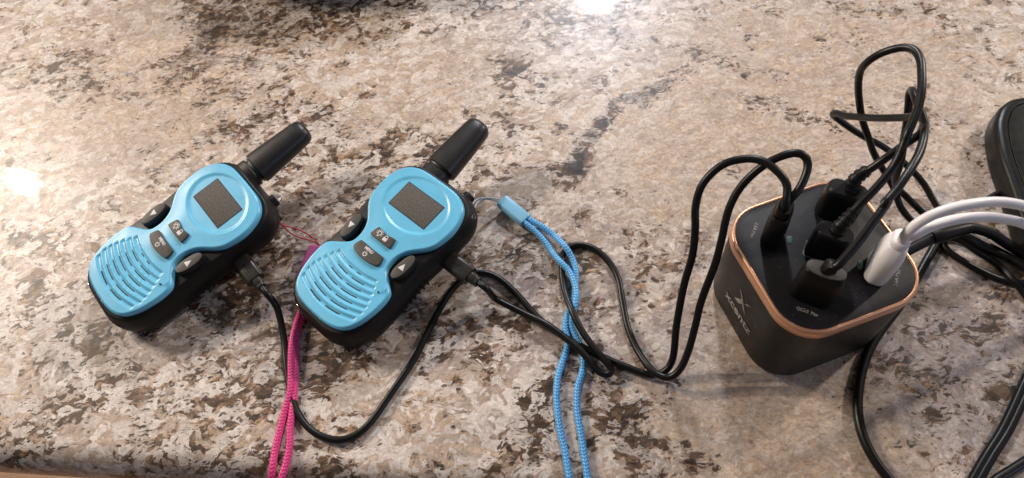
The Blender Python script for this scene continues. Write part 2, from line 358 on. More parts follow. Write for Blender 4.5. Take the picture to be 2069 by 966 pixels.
# ------------------------------------------------------------------ the setting
EA = math.atan2(9.77-13.44, -11.85+29.8)                      # the counter's front edge runs along this line
ex = np.array([math.cos(EA), math.sin(EA)]); ey = np.array([-ex[1], ex[0]])
E0 = np.array([-29.8, 12.95])
def countertop():
    prof = [(.9, -3.2), (.35, -3.15), (.08, -2.95), (0, -2.6), (0, -1.7)]
    for a in range(0, 91, 9): prof.append((1.5-1.5*math.cos(math.radians(a)), -1.5+1.5*math.sin(math.radians(a))))
    wv = 1.5
    while wv < 75: wv += .55; prof.append((wv, 0))
    us = np.arange(-32, 96, .55); V = []
    for u in us:
        for a, z in prof:
            q = E0+ex*u+ey*a; V.append((q[0], q[1], z))
    n = len(prof); F = []
    for i in range(len(us)-1):
        for j in range(n-1): F.append((i*n+j, (i+1)*n+j, (i+1)*n+j+1, i*n+j+1))
    V = np.array(V)
    o = mk('countertop', V, F, GRANITE, sharp=60)
    dens = np.full(len(V), .5); warm = np.full(len(V), .5); calm = np.full(len(V), .5)
    # where the slab's darker veins, grey and warm fields lie (image point, half lengths in cm, turn, amount)
    def blob(arr, x, y, a, b, rot, amt):
        c = at(x, y)[:2]; d = V[:, :2]-c; t = math.radians(rot); X = d[:, 0]*math.cos(t)+d[:, 1]*math.sin(t); Y = -d[:, 0]*math.sin(t)+d[:, 1]*math.cos(t)
        arr += amt*np.exp(-((X/a)**2+(Y/b)**2))
    for q in ((120, 110, 2.5, 1.6, 20, .30), (250, 80, 3, 1.5, -40, -.15), (430, 40, 3.2, 3, 0, .42), (560, 30, 6, 2.5, 0, .38), (760, 25, 7, 2.2, 0, .32),
              (180, 180, 5, 1.4, -25, .22), (340, 150, 3, 1.3, -20, .26), (430, 130, 2.2, 2.5, 80, .25), (480, 220, 6, 2.2, -15, .2), (560, 290, 5, 2, -20, .12),
              (290, 230, 4, 2.2, 10, -.35), (420, 60, 2.5, 1.2, 60, -.1), (60, 60, 4, 3, 0, -.18), (250, 30, 4, 2, 10, -.25), (330, 70, 3, 2.5, 0, -.3),
              (700, 160, 4, 1.8, 10, -.3), (850, 180, 4, 2.5, 30, -.2), (900, 120, 3, 1.6, 0, -.25), (640, 215, 5, 1.6, -20, .22), (840, 300, 6, 1.4, 0, .2), (1060, 150, 3.4, .9, -38, .35),
              (1150, 60, 4, 1.2, -35, .22), (1250, 40, 5, 1.2, -15, .12), (1215, 255, 1.7, .55, 48, .75), (1165, 340, 2.0, .75, 62, .85), (1310, 190, 2.6, .8, 10, .4), (1340, 165, 2, .5, 30, .4),
              (1050, 190, 4, 2, 20, .1), (1450, 80, 1.5, 1, 0, .3), (1420, 110, 1.5, 1.2, 0, .25), (1430, 70, 1.4, 1, 0, -.5), (1570, 210, 5, .8, -22, .28), (1640, 240, 3, .8, -30, .3), (1500, 140, 4, .8, -25, .2),
              (1600, 70, 6, 3, 0, -.06), (1350, 260, 6, 3, 0, -.22), (1300, 350, 5, 2.5, 0, -.12), (1290, 390, 2, .5, -10, .35), (1850, 50, 7, 1.3, -30, .16), (1950, 130, 7, 1.2, -30, .18), (1790, 220, 3, .8, -20, .25),
              (1980, 300, 5, 2, -70, .16), (60, 400, 5, 3, 0, -.14), (40, 230, 6, 2.5, 0, -.18), (100, 500, 6, 2.5, -20, .22), (150, 590, 3, 2, 0, .1), (60, 620, 4, 3, 0, .12), (220, 690, 4, 1.2, -20, .26),
              (250, 770, 4, 2, 10, .25), (90, 850, 3.5, 1.6, 0, .26), (170, 900, 2.4, 1.4, 40, -.5), (330, 730, 2, 2, 0, -.45), (400, 820, 6, 1.4, -10, .14), (420, 640, 5, 2, 0, .3), (500, 760, 4, 1.6, 0, .22), (460, 560, 3, 2, 0, .25),
              (640, 640, 3, 1.6, 30, .3), (650, 740, 2.6, 1.6, 0, .42), (700, 700, 3, 1.2, 0, .25), (500, 500, 4, 2, 0, .2), (620, 380, 3.5, 1.6, 0, .12), (560, 350, 3, 1.2, 0, .15), (690, 330, 3, 2, 0, .1), (720, 420, 3, 1.5, 0, .2),
              (590, 900, 4, 1.5, 0, .2), (760, 780, 3, 1.6, 20, -.28), (800, 900, 4, 2, 0, -.2), (900, 900, 4, 1.6, 0, .1), (1040, 800, 2.6, 1.4, 40, -.3), (1080, 810, 1.1, .9, 60, .7), (1065, 830, 1.6, .8, -60, .5), (980, 720, 2, .9, 0, .25),
              (930, 300, 3, 1.4, 0, .1), (1010, 500, 4, 1, 0, .26), (1000, 640, 4, 2, 0, .1), (1130, 560, 3, 2, 0, .06), (1220, 620, 3, 2.5, 0, -.18), (1210, 540, 2, .9, 0, .35), (1290, 600, 1.8, .9, 0, .4), (1180, 740, 3, 1, 0, .12),
              (1240, 800, 1.5, 2.5, 20, .38), (1270, 890, .8, 2.2, 14, .7), (1350, 790, 2.4, .6, 20, .4), (1330, 840, 2.4, .5, -28, .45), (1390, 910, 1.8, .6, -30, .5), (1480, 820, 5, 3, 0, -.32), (1600, 860, 5, 3, 0, -.25), (1480, 930, 4, 2, 0, .1),
              (1700, 760, 2, 2, 0, .25), (1690, 840, 1.5, 1.2, 0, .2), (1640, 930, 5, 2, 0, -.2), (1830, 750, 4, 1, -20, .3), (1870, 830, 1.5, 1.2, 30, .5), (1850, 900, 3, .8, -20, .42), (1920, 780, 4, 1, -25, .26), (1890, 640, 5, 1, -30, .24),
              (1950, 600, 5, 1.2, -30, .24), (2000, 720, 5, 2, -20, .16), (1930, 700, 3, 2, 0, -.05), (1940, 430, 3, 2, 0, .1), (30, 760, 3, 3, 0, -.1), (300, 925, 16, .7, -12, .22), (1400, 470, 5, 1.4, 0, .06), (1080, 900, 3, 1.6, 30, .14)):
        blob(dens, *q[:5], q[5]*(.68 if q[5] < .65 or q[0] > 1230 or q[1] > 500 else 1.15))
    for q in ((1550, 200, 13, 11, 0, -.10), (1850, 150, 12, 12, 0, -.08), (1350, 350, 8, 6, 0, -.08), (1900, 720, 9, 9, 0, -.10), (1550, 860, 8, 6, 0, -.10), (150, 420, 12, 10, 0, -.07), (850, 130, 9, 6, 0, -.05)):
        blob(dens, *q)
    for q in ((300, 100, 14, 8, 0, .35), (200, 300, 14, 8, 0, .12), (800, 140, 10, 4, 0, .45), (1000, 250, 12, 4, 0, .25), (1700, 150, 14, 10, 0, .35), (1350, 300, 8, 5, 0, .25), (1100, 60, 8, 5, 0, -.35), (1250, 40, 7, 4, 0, -.3),
              (200, 850, 12, 6, 0, .25), (700, 820, 8, 5, 0, .3), (1500, 830, 7, 4, 0, .85), (1080, 880, 8, 3, 0, .2), (1000, 600, 9, 5, 0, -.3), (1220, 600, 5, 5, 0, -.3), (1200, 800, 6, 3, 0, -.25), (1380, 830, 4, 3, 0, -.35),
              (480, 650, 8, 3, 0, -.35), (570, 520, 5, 5, 0, -.5), (1900, 700, 8, 10, -30, -.35), (1800, 850, 5, 6, 0, -.15), (1660, 930, 6, 4, 0, .35), (1250, 850, 4, 3, 0, .1), (2000, 500, 6, 6, 0, -.1)):
        blob(warm, *q)
    calm[:] = .15
    for q in ((350, 120, 9, 7, 0, .8), (300, 250, 8, 4, 0, .7), (900, 160, 8, 4, 30, .5), (1500, 200, 9, 9, 0, .7), (1800, 150, 12, 12, 0, .8), (1350, 350, 8, 5, 0, .6), (1900, 700, 9, 9, 0, .7), (1500, 850, 7, 5, 0, .8), (1700, 930, 6, 4, 0, .5), (620, 600, 3, 5, 0, .6)):
        blob(calm, *q)
    ca = o.data.color_attributes.new('mineral', 'FLOAT_COLOR', 'POINT')
    ca.data.foreach_set('color', np.column_stack([np.clip(dens, 0, 1.3), np.clip(warm, 0, 1), np.clip(calm, 0, 1), np.ones(len(V))]).ravel())
    tag(o, 'polished granite countertop with cream, grey and brown flecks and a rounded front edge', None, None, 'structure')
countertop()
k = NT('oak_floor'); o_ = k.obj()
gr = k.noise(k.mapping(o_, sc=(.06, 1, 1)), 1.2, 6, .65)
FLOORM = k.set(Base_Color=k.ramp(gr, [(.3, (.16, .075, .03)), (.7, (.34, .17, .075))]), Roughness=.4)
def floor():
    Z = -91
    V = [(-300, -200, Z-2), (300, -200, Z-2), (300, 300, Z-2), (-300, 300, Z-2)]
    f = mk('floor', V, [(0, 1, 2, 3)], FLOORM, smooth=False)
    tag(f, 'warm brown wooden floor below the counter edge', None, None, 'structure')
    P = rrect(240, 11.7, .2, 2); v, fa = prism(P, -2, .0, .15)
    first = None
    for i in range(6):
        if first is None: b = mk('plank', v, fa, FLOORM, f, sharp=40); first = b
        else: b = link(first.copy(), f)
        b.location = (-.70, (24-12*i)*S, Z*S)
floor()

# ------------------------------------------------------------------ the two walkie talkies (device axes: x right, y to the antenna, z out of the face)
OFF = np.array([0, -3., -2.6])
def dv(name, VF, mat, parent, sharp=35, smooth=True):
    V, F = VF[0], VF[1]
    return mk(name, V, F, mat, parent, smooth=smooth, sharp=sharp, off=OFF)
def sub(name, VF, mat, parent, sharp=35): return dv(name, VF, mat, parent, sharp)
PW = [(2.05, 0), (2.05, .5), (2.04, 1.0), (2.0, 1.4), (1.90, 1.8), (1.70, 2.2), (1.40, 2.54), (1.0, 2.78), (.5, 2.94), (-.1, 2.99), (-.8, 2.92), (-1.3, 2.78), (-1.75, 2.48), (-2.15, 2.08), (-2.5, 1.76), (-2.9, 1.55), (-3.3, 1.46), (-3.7, 1.47), (-4.0, 1.58), (-4.3, 1.92), (-4.58, 2.34), (-4.80, 2.64), (-5.05, 2.80), (-5.5, 2.86), (-6.1, 2.84), (-6.8, 2.72), (-7.3, 2.55), (-7.75, 2.30), (-8.08, 1.93), (-8.28, 1.45), (-8.38, .9), (-8.41, .45), (-8.42, 0)]
GX = (1.68, 1.88, 2.06, 2.22, 2.33, 2.38, 2.28)
GE = (-4.88, -5.22, -5.58, -5.95, -6.32, -6.70, -7.15)
GM = (-5.13, -5.55, -5.97, -6.39, -6.81, -7.23, -7.64)
def gy(i, x): return GM[i]+(GE[i]-GM[i])*(np.asarray(x)/GX[i])**2
def sst(x, a, b):
    t = np.clip((x-a)/(b-a), 0, 1); return t*t*(3-2*t)
def plate_height(X, Y, D):
    t = np.clip(D/.15, 0, 1)
    Z = -.22+.25*np.sqrt(1-(1-t)**2)+.045*sst(D, .05, 1.3)
    e = np.sqrt((X/2.32)**2+(Y/1.80)**2)
    rec = 1-sst(e, .89, 1.0)
    Z = Z*(1-rec)+(-.005)*rec
    
    for i in range(7):
        d = np.abs(Y-gy(i, X)); m = (1-sst(d, .085, .15))*(1-sst(np.abs(X), GX[i]-.06, GX[i]))
        Z -= .065*m
    return Z
def plate_mesh():
    b = spline(np.array([(w_, y_) for y_, w_ in PW]), .07)
    b[:, 0] = np.maximum(b[:, 0], 0); b[0, 0] = .12; b[-1, 0] = .12
    full = np.vstack([b, b[::-1]*[-1, 1]]); nc = 92
    X = []; Y = []
    g = np.linspace(-1, 1, nc); g = np.sign(g)*(1-(1-np.abs(g))**1.25)
    V = np.array([(w_*q, y_) for w_, y_ in b for q in g])
    D = np.min(np.linalg.norm(V[:, None, :]-full[None, ::1, :], axis=2), axis=1)
    bi = np.array([abs(q) > .9999 for w_, y_ in b for q in g]); D[bi] = 0
    Z = plate_height(V[:, 0], V[:, 1], D)
    top = np.column_stack([V, Z]); nr = len(b); F = []
    for i in range(nr-1):
        for j in range(nc-1): F.append((i*nc+j, (i+1)*nc+j, (i+1)*nc+j+1, i*nc+j+1))
    # skirt
    loop = [i*nc for i in range(nr)]+[(nr-1)*nc+j for j in range(1, nc)]+[i*nc+nc-1 for i in range(nr-2, -1, -1)]+[j for j in range(nc-2, 0, -1)]
    low = top[loop].copy(); low[:, 2] = -.42; base = len(top); m = len(loop)
    for i in range(m): F.append((loop[i], base+i, base+(i+1) % m, loop[(i+1) % m]))
    F = [f[::-1] for f in F] if False else F
    return np.vstack([top, low]), F
def body_outline(d=0., n=14):
    P = []
    def arc(cx, cy, rx, ry, a0, a1):
        for a in np.linspace(a0, a1, n): P.append((cx+rx*math.cos(math.radians(a)), cy+ry*math.sin(math.radians(a))))
    arc(1.35, .55, 1.72, 1.72, 0, 90); arc(-1.35, .55, 1.72, 1.72, 90, 180)
    for y_, w_ in ((-1.5, 3.03), (-2.6, 2.93), (-3.4, 2.90), (-4.2, 2.93), (-5.3, 3.0)): P.append((-w_, y_))
    arc(-.85, -6.5, 2.17, 2.2, 180, 270); arc(.85, -6.5, 2.17, 2.2, 270, 360)
    for y_, w_ in ((-5.3, 3.0), (-4.2, 2.93), (-3.4, 2.90), (-2.6, 2.93), (-1.5, 3.03)): P.append((w_, y_))
    return inset(np.array(P), d)
def body_mesh():
    R = []
    for d, z in ((.55, -2.38), (.25, -2.33), (.05, -2.18), (-.12, -1.9), (-.24, -1.5), (-.24, -1.1), (-.14, -.75), (-.02, -.5), (.02, -.40), (.07, -.34), (.16, -.31)):
        R.append(lift(body_outline(d), z))
    return loft(R)
def ring_xz(cx, cz, rx, rz, y, n=22, p=2.4):
    P = []
    for i in range(n):
        a = -math.tau*i/n; c, s = math.cos(a), math.sin(a)
        P.append((cx+rx*abs(c)**(2/p)*math.copysign(1, c), y, cz+rz*abs(s)**(2/p)*math.copysign(1, s)))
    return np.array(P)
ACX = -1.33
def antenna_mesh():
    R = []
    for y_, k_ in ((2.98, .93), (3.03, 1.0), (3.6, .985), (4.6, .93), (5.6, .87), (6.3, .82), (6.62, .78), (6.82, .70), (6.95, .56), (7.02, .36), (7.04, .12)):
        R.append(ring_xz(ACX-.04*(y_-3), -1.25, 1.06*k_, .80*k_, y_))
    return loft(R)
def collar_mesh():
    R = [ring_xz(ACX, -1.25, rx, rz, y_) for y_, rx, rz in ((1.6, .98, .78), (2.70, .95, .75), (2.76, .90, .70), (2.78, .80, .6), (2.90, .80, .6), (2.90, .90, .68), (2.96, .92, .70), (2.98, .8, .6))]
    return loft(R)
def disc_y(cx, cz, rs, n=16):
    return loft([np.array([(cx+r*math.cos(-math.tau*i/n), y_, cz+r*math.sin(-math.tau*i/n)) for i in range(n)]) for y_, r in rs])
def ell(cx, cy, rx, ry, n=32, p=2.2):
    return np.array([(cx+rx*math.copysign(abs(math.cos(a))**(2/p), math.cos(a)), cy+ry*math.copysign(abs(math.sin(a))**(2/p), math.sin(a))) for a in np.linspace(0, math.tau, n, endpoint=False)])
def arcpts(cx, cy, r, a0, a1, n=16): return np.array([(cx+r*math.cos(math.radians(a)), cy+r*math.sin(math.radians(a))) for a in np.linspace(a0, a1, n)])
def make_radio(loc, rot, label):
    m = (Matrix.Rotation(rot[0], 3, 'Z') @ Matrix.Rotation(rot[1], 3, 'X') @ Matrix.Rotation(rot[2], 3, 'Y'))
    base = Vector(loc)+m @ Vector(OFF)
    t = thing('walkie_talkie', base, label, 'walkie talkie', 'sky blue walkie talkies lying on the counter', m.to_euler())
    bd = dv('body', body_mesh(), BLACK, t, 40)
    for i in range(7):
        y_ = -2.9-.36*i; P = rrect(.16, .15, .05, 2)
        rb = loft([np.column_stack([np.full(len(P), x_), y_+P[:, 1], P[:, 0]*4.6-1.5]) for x_ in (3.0, 3.15, 3.18)])
        sub('grip_rib', rb, BLACK, bd)
    sub('belt_clip', loft([lift(rrect(2.0, 4.6, .5)*1.0+[0, -.9], z) for z in (-3.32, -3.25, -3.1)]+[lift(rrect(1.7, 4.2, .4)+[0, -.9], -2.3)]), BLACK, bd)
    # chrome pad standing in for a glossy highlight at the foot
    sub('highlight_pad', loft([np.column_stack([q[:, 0]-1.25, np.full(len(q), y_), q[:, 1]-.62]) for q, y_ in ((rrect(.62, .26, .1, 3), -8.3), (rrect(.62, .26, .1, 3), -8.66), (rrect(.5, .18, .08, 3), -8.70))]), CHROME, bd)
    fp = dv('faceplate', plate_mesh(), BLUE, t, 60)
    for i in range(7):
        gx = GX[i]
        a, b = ((.18, .5), (.17, 1.1), (.17, 1.25), (.17, 1.35), (.18, 1.4), (.2, 1.4), (.22, 1.25))[i]
        for s_, x0, x1 in ((-1, a, b), (1, a, b)):
            xs = np.linspace(x0, x1, 10)*s_+.06
            if s_ < 0: xs = xs[::-1]
            sub('speaker_slot', stroke(np.column_stack([xs, gy(i, xs)]), .06, -.07, .012+.0), DARKHOLE, fp)
    sub('microphone_hole', prism(ell(2.2, -5.22, .05, .05, 10, 2), .0, .125, .004), DARKHOLE, fp)
    V, F = text_mesh('MIC', .26, .02); a = math.radians(-78)
    V = np.column_stack([V[:, 0]*math.cos(a)-V[:, 1]*math.sin(a)+2.36, V[:, 0]*math.sin(a)+V[:, 1]*math.cos(a)-4.92, V[:, 2]+.105]); sub('embossed_lettering', (V, F), BLUE, fp)
    sc = dv('screen', prism(rrect(2.95, 1.72, .03, 1), -.06, .016, .01), SCREEN, t, 30)
    fr = rrect(3.03, 1.80, .05, 2); inn = rrect(2.95, 1.72, .03, 2)
    sub('screen_edge', loft([lift(fr, -.05), lift(fr, .006), lift(inn, .006)], False, False), DARKHOLE, sc)
    def icon(name, parts, parent, mat=WHITE_INK): return sub(name, join(parts), mat, parent, 30)
    # two buttons in the neck
    P = chaikin([(.66, -2.34), (.05, -2.46), (-.05, -2.46), (-.66, -2.34), (-.72, -2.42), (-.83, -2.94), (-.76, -3.01), (.76, -3.01), (.83, -2.94), (.72, -2.42)], 2)
    b = dv('light_button', prism(P, -.1, .20, .04), RUB, t, 30)
    g = [stroke(arcpts(-.33, -2.64, .115, -60, 240), .05, .195, .206)]
    g.append(stroke([(-.385, -2.74), (-.37, -2.84), (-.29, -2.84), (-.275, -2.74)], .045, .195, .206))
    for a in range(-20, 201, 31):
        c_, s_ = math.cos(math.radians(a)), math.sin(math.radians(a)); g.append(stroke([(-.33+.165*c_, -2.64+.165*s_), (-.33+.24*c_, -2.64+.24*s_)], .045, .195, .206))
    icon('bulb_symbol', g, b)
    g = [prism(rrect(.30, .21, .03, 2)+[.20, -2.75], .195, .207, .003), stroke(np.vstack([[(.105, -2.66)], arcpts(.2, -2.60, .095, 180, 0, 10), [(.295, -2.66)]]), .045, .195, .206)]
    icon('padlock_symbol', g, b)
    P = chaikin([(.9, -3.56), (0, -3.60), (-.9, -3.56), (-.97, -3.64), (-1.10, -4.05), (-1.0, -4.2), (-.55, -4.34), (0, -4.39), (.55, -4.34), (1.0, -4.2), (1.10, -4.05), (.97, -3.64)], 2)
    b = dv('menu_button', prism(P, -.1, .21, .05), RUB, t, 30)
    V, F = text_mesh('MENU', .25, .008, .008); V = V*[.95, 1, 1]+[-.05, -3.78, .214]; sub('menu_lettering', (V, F), WHITE_INK, b)
    icon('power_symbol', [stroke(arcpts(-.08, -4.08, .125, 125, 415, 22), .05, .205, .217), stroke([(-.08, -4.07), (-.08, -3.93)], .05, .205, .217)], b)
    for s_, nm, pts in ((-1, 'down_button', [(-.2, .17), (0, -.22), (.2, .17)]), (1, 'up_button', [(-.2, -.2), (.2, -.2), (0, .2)])):
        P = ell(s_*2.24, -3.3, .36, .86, 36, 2.3); tl = math.radians(-5*s_)
        c0 = np.array([s_*2.24, -3.3]); P = (P-c0)@np.array([[math.cos(tl), math.sin(tl)], [-math.sin(tl), math.cos(tl)]])+c0
        b = dv(nm, prism(P, -.6, .10, .03, .07), BSIDE, t, 30)
        sub('button_pad', prism(inset(P, .015), .08, .115, .02), RUB, b)
        sub('arrow_symbol', prism((np.array(pts) if s_ > 0 else np.array(pts))[:: 1]*1.0+c0, .11, .122, .002), WHITE_INK, b)
    an = dv('antenna', antenna_mesh(), ANT, t, 40)
    sub('antenna_collar', collar_mesh(), ANT, an, 30)
    kn = dv('torch_housing', disc_y(1.45, -1.25, ((1.9, .44), (2.5, .41), (2.72, .37), (2.74, .29))), BLACK, t, 30)
    sub('torch_lens', disc_y(1.45, -1.25, ((2.70, .28), (2.88, .28), (3.0, .20), (3.05, .06))), LENS, kn)
    sub('torch_reflector', disc_y(1.45, -1.25, ((2.735, .25), (2.76, .25))), CHROME, kn)
    sub('strap_lug', loft([lift(rrect(.5, .5, .15)+[2.05, 2.0], z) for z in (-2.1, -1.6)]), BLACK, bd)
    return t, m, Vector(loc)
R1 = make_radio((-17.0767, 25.7149, 3.2252), (-.98855, .10466, .04028), 'sky blue walkie talkie farther from the cube charger, leftmost of the two')
R2 = make_radio((-5.2196, 23.4798, 3.1748), (-.85247, .10976, -.03223), 'sky blue walkie talkie between the pink lanyard and the blue lanyard')
def dev(R, x, y, z):
    return np.array(R[2]+R[1] @ Vector((x, y, z)))

# ------------------------------------------------------------------ charging block
CC = np.array([14.829, 15.1575]); CA = .21499; CZ = 6.09
cax = np.array([math.cos(CA), math.sin(CA), 0]); cay = np.array([-math.sin(CA), math.cos(CA), 0])
def cl(x, y, z): return np.array([CC[0], CC[1], 0])+cax*x+cay*y+np.array([0, 0, z])
def charger():
    t = thing('charging_station', (CC[0], CC[1], 0), 'black cube charger with rose gold rim holding five plugs', 'charger', rot=(0, 0, CA))
    def P(w_, r): return rrect(w_, w_, r, 10)
    mk('body', *loft([lift(P(6.9, 1.8), 0), lift(P(7.15, 1.9), .12), lift(P(7.3, 1.95), .4), lift(P(7.36, 1.95), 5.50), lift(P(7.28, 1.92), 5.51)]), CHG, t, sharp=40)
    mk('rim', *loft([lift(P(7.34, 1.94), 5.48), lift(P(7.41, 1.98), 5.51), lift(P(7.40, 1.97), 6.0), lift(P(7.34, 1.95), 6.07), lift(P(7.26, 1.92), 6.11), lift(P(7.10, 1.85), 6.11), lift(P(7.04, 1.82), 6.085), lift(P(7.02, 1.81), 6.0)], False, False), COPPER, t, sharp=50)
    pn = mk('top_panel', *loft([lift(P(7.03, 1.81), 5.9), lift(P(7.03, 1.81), 6.06), lift(P(6.98, 1.79), 6.075)]), SOCK, t, sharp=30)
    for x, y, a, kind in ((-1.75, 1.75, 45, 'a'), (1.75, 1.75, -45, 'a'), (-1.75, -1.75, -45, 'a'), (1.75, -1.75, 45, 'a'), (0, 0, -45, 'c')):
        ww, hh = (1.3, .55) if kind == 'a' else (.95, .36)
        v, f = prism(rrect(ww, hh, .06 if kind == 'a' else .17, 3), 6.06, 6.083, .004); v = np.array(v)
        o = mk('usb_port', v, f, DARKHOLE, t); o.location = (x*S, y*S, 0); o.rotation_euler = (0, 0, math.radians(a))
    fr = rrect(1.75, .98, .14, 4)
    c = mk('port_outline', *loft([lift(fr, 6.07), lift(fr, 6.083), lift(inset(fr, .055), 6.083), lift(inset(fr, .055), 6.07)], False, False), GREY_INK, t); c.rotation_euler = (0, 0, math.radians(-45))
    for x, y in ((-1.08, 1.23), (1.26, -1.21)):
        a = 45
        o = mk('indicator_light', *prism(rrect(.38, .17, .06, 3), 6.06, 6.10, .01), LEDM, t); o.location = (x*S, y*S, 0); o.rotation_euler = (0, 0, math.radians(55))
        q = mk('indicator_frame', *loft([lift(rrect(.46, .25, .09, 3), z) for z in (6.06, 6.083)]), GREY_INK, o)
        q.data.materials[0] = DIM_INK
    for txt, x, y, a, sz, tw in (('2.6A Max', -2.36, 2.36, 225, .24, .95), ('\u00b7QC3.0  Max', -2.34, -2.42, -45, .24, 1.02), ('2.6A Max', 2.42, -2.42, 45, .24, .95), ('Type-C', -.58, -.58, -45, .22, .6)):
        V, F = text_mesh(txt, sz, .006, .002, tw)
        o = mk('port_lettering', V+[0, 0, 6.082], F, GREY_INK, t, smooth=False); o.location = (x*S, y*S, 0); o.rotation_euler = (0, 0, math.radians(a))
    # printed name on the left side: face plane x = -3.69, reading towards the near corner
    def side(V2, th=.006): return np.column_stack([np.full(len(V2), -3.684)-V2[:, 2], -V2[:, 0], V2[:, 1]])
    V, F = text_mesh('xcentz', .86, .01, .018, 2.55)
    V[:, :2] += [0, 2.10]; mk('maker_lettering', side(V), F, GREY_INK, t, smooth=False)
    g = []
    for poly in ([(-.52, 4.02), (-.24, 3.86), (.52, 2.76), (.16, 2.98)], [(-.62, 2.80), (-.22, 2.86), (.02, 3.20), (-.16, 3.44)], [(.14, 3.44), (.30, 3.80), (.62, 4.02), (.30, 3.54)]):
        v, f = loft([lift(np.array(poly), 0), lift(np.array(poly), .006)]); g.append((side(np.array(v)), f))
    V, F = join(g); mk('maker_emblem', V, F, GREY_INK, t, smooth=False)
    v, f = loft([lift(ell(1.36, 3.22, .035, .035, 8, 2), 0), lift(ell(1.36, 3.22, .035, .035, 8, 2), .006)]); mk('trademark_dot', side(np.array(v)), f, GREY_INK, t)
    # power inlet on the far right side
    v, f = loft([np.column_stack([np.full(24, x_), q[:, 0]-.2, q[:, 1]+1.7]) for q, x_ in ((rrect(1.9, 1.1, .4, 5), 3.66), (rrect(1.9, 1.1, .4, 5), 3.72), (rrect(1.6, .8, .3, 5), 3.72))]); mk('power_inlet', v, f, DARKHOLE, t)
    return t
charger()

# ------------------------------------------------------------------ cables
def path(pts, ds=.14, sm=3):
    P = np.array([at(*q) if not isinstance(q, np.ndarray) else q for q in pts])
    return relax(spline(P, ds), sm)
def plug_frame(o, axis, wide, R=None):
    z = np.asarray(axis, float); z = z/np.linalg.norm(z); x = np.asarray(wide, float); x = x-z*(x@z); x /= np.linalg.norm(x); y = np.cross(z, x)
    o = np.asarray(o, float)
    return lambda V: o+np.asarray(V)[:, :1]*x+np.asarray(V)[:, 1:2]*y+np.asarray(V)[:, 2:3]*z
def cable_thing(name, root, label, cat, group=None): return thing(name, root, label, cat, group), np.array(root, float)
def cord(t, root, P, r, mat=CABLE, name='cord', n=12, **kw):
    V, F, UV = tube(P, r, n, **kw); return mk(name, V, F, mat, t, uv=UV, off=root, sharp=70)
def micro_plug(t, root, R, x0):
    o = dev(R, x0, -1.12, -1.45); ax = dev(R, x0+1, -1.12, -1.45)-o; wd = dev(R, x0, -.12, -1.45)-o
    fr = plug_frame(o, ax, wd); ring = lambda w_, d_, r_, z: lift(rrect(w_, d_, r_, 5), z)
    V, F = loft([ring(1.06, .62, .22, -.35), ring(1.10, .66, .24, 0), ring(1.14, .70, .26, .1), ring(1.14, .70, .26, 1.58), ring(1.08, .64, .24, 1.66), ring(.7, .5, .2, 1.67)])
    pl = mk('micro_usb_plug', fr(V), F, MICRO, t, off=root, sharp=35)
    V, F = loft([ring(.66, .56, .24, 1.6), ring(.66, .56, .24, 2.0), ring(.56, .48, .2, 2.08), ring(.54, .46, .2, 2.12), ring(.60, .52, .2, 2.16), ring(.58, .5, .2, 2.3), ring(.42, .42, .18, 2.32)])
    mk('strain_relief', fr(V), F, MICRO, pl, off=root, sharp=35)
    # moulded trident mark on the flat side
    g = [stroke([(0, .35), (0, 1.25)], .05, 0, .01), stroke([(-.001, .62), (.2, .8), (.2, 1.0)], .045, 0, .01), stroke([(0, .75), (-.2, .92), (-.2, 1.1)], .045, 0, .01),
         prism(ell(0, .33, .09, .09, 12, 2), 0, .01, .002), prism([(-.09, 1.22), (.09, 1.22), (0, 1.38)], 0, .01, .002), prism(rrect(.13, .13, .01, 1)+[.2, 1.03], 0, .01, .002), prism(ell(-.2, 1.12, .06, .06, 10, 2), 0, .01, .002)]
    V, F = join(g); V = V*[.8, .8, 1]
    face = 1 if (fr(np.array([[0, 1, 0.]]))-fr(np.array([[0, 0, 0.]])))[0][2] > 0 else -1
    V = np.column_stack([V[:, 0], face*(.349+V[:, 2]), V[:, 1]+.28]); mk('moulded_symbol', fr(V), F, DARKHOLE, pl, off=root)
    return fr(np.array([[0, 0, 1.9], [0, 0, 2.35], [0, 0, 3.0]]))
def usb_plug(t, root, lx, ly, a, mat, w_=1.62, d_=.92, h=2.35, top=.7, name='usb_plug'):
    o = cl(lx, ly, 6.12); a = math.radians(a); wd = cax*math.cos(a)+cay*math.sin(a)
    fr = plug_frame(o, (0, 0, 1), wd); ring = lambda k1, k2, z: lift(rrect(w_*k1, d_*k2, min(w_*k1, d_*k2)*.36, 6), z)
    V, F = loft([ring(.9, .85, 0), ring(1, 1, .08), ring(1, 1, h*.62), ring(.97, .97, h*.85), ring(.9, .88, h*.96), ring(.80, .74, h)])
    pl = mk(name, fr(V), F, mat, t, off=root, sharp=35)
    V, F = loft([lift(rrect(1.2, .45, .04, 2), z) for z in (-.05, .03)]); mk('metal_shell', fr(V), F, CHROME, pl, off=root)
    return pl, fr
def ribbed(t, root, P, r0_, r1_, mat, ribs=True):
    def rf(u, s): return (1+(r1_/r0_-1)*u)*(1+(.16 if (s % .26) < .15 else 0)*ribs)
    V, F, UV = tube(spline(P, .035), r0_, 14, rf=rf); return mk('strain_relief', V, F, mat, t, off=root, sharp=30)

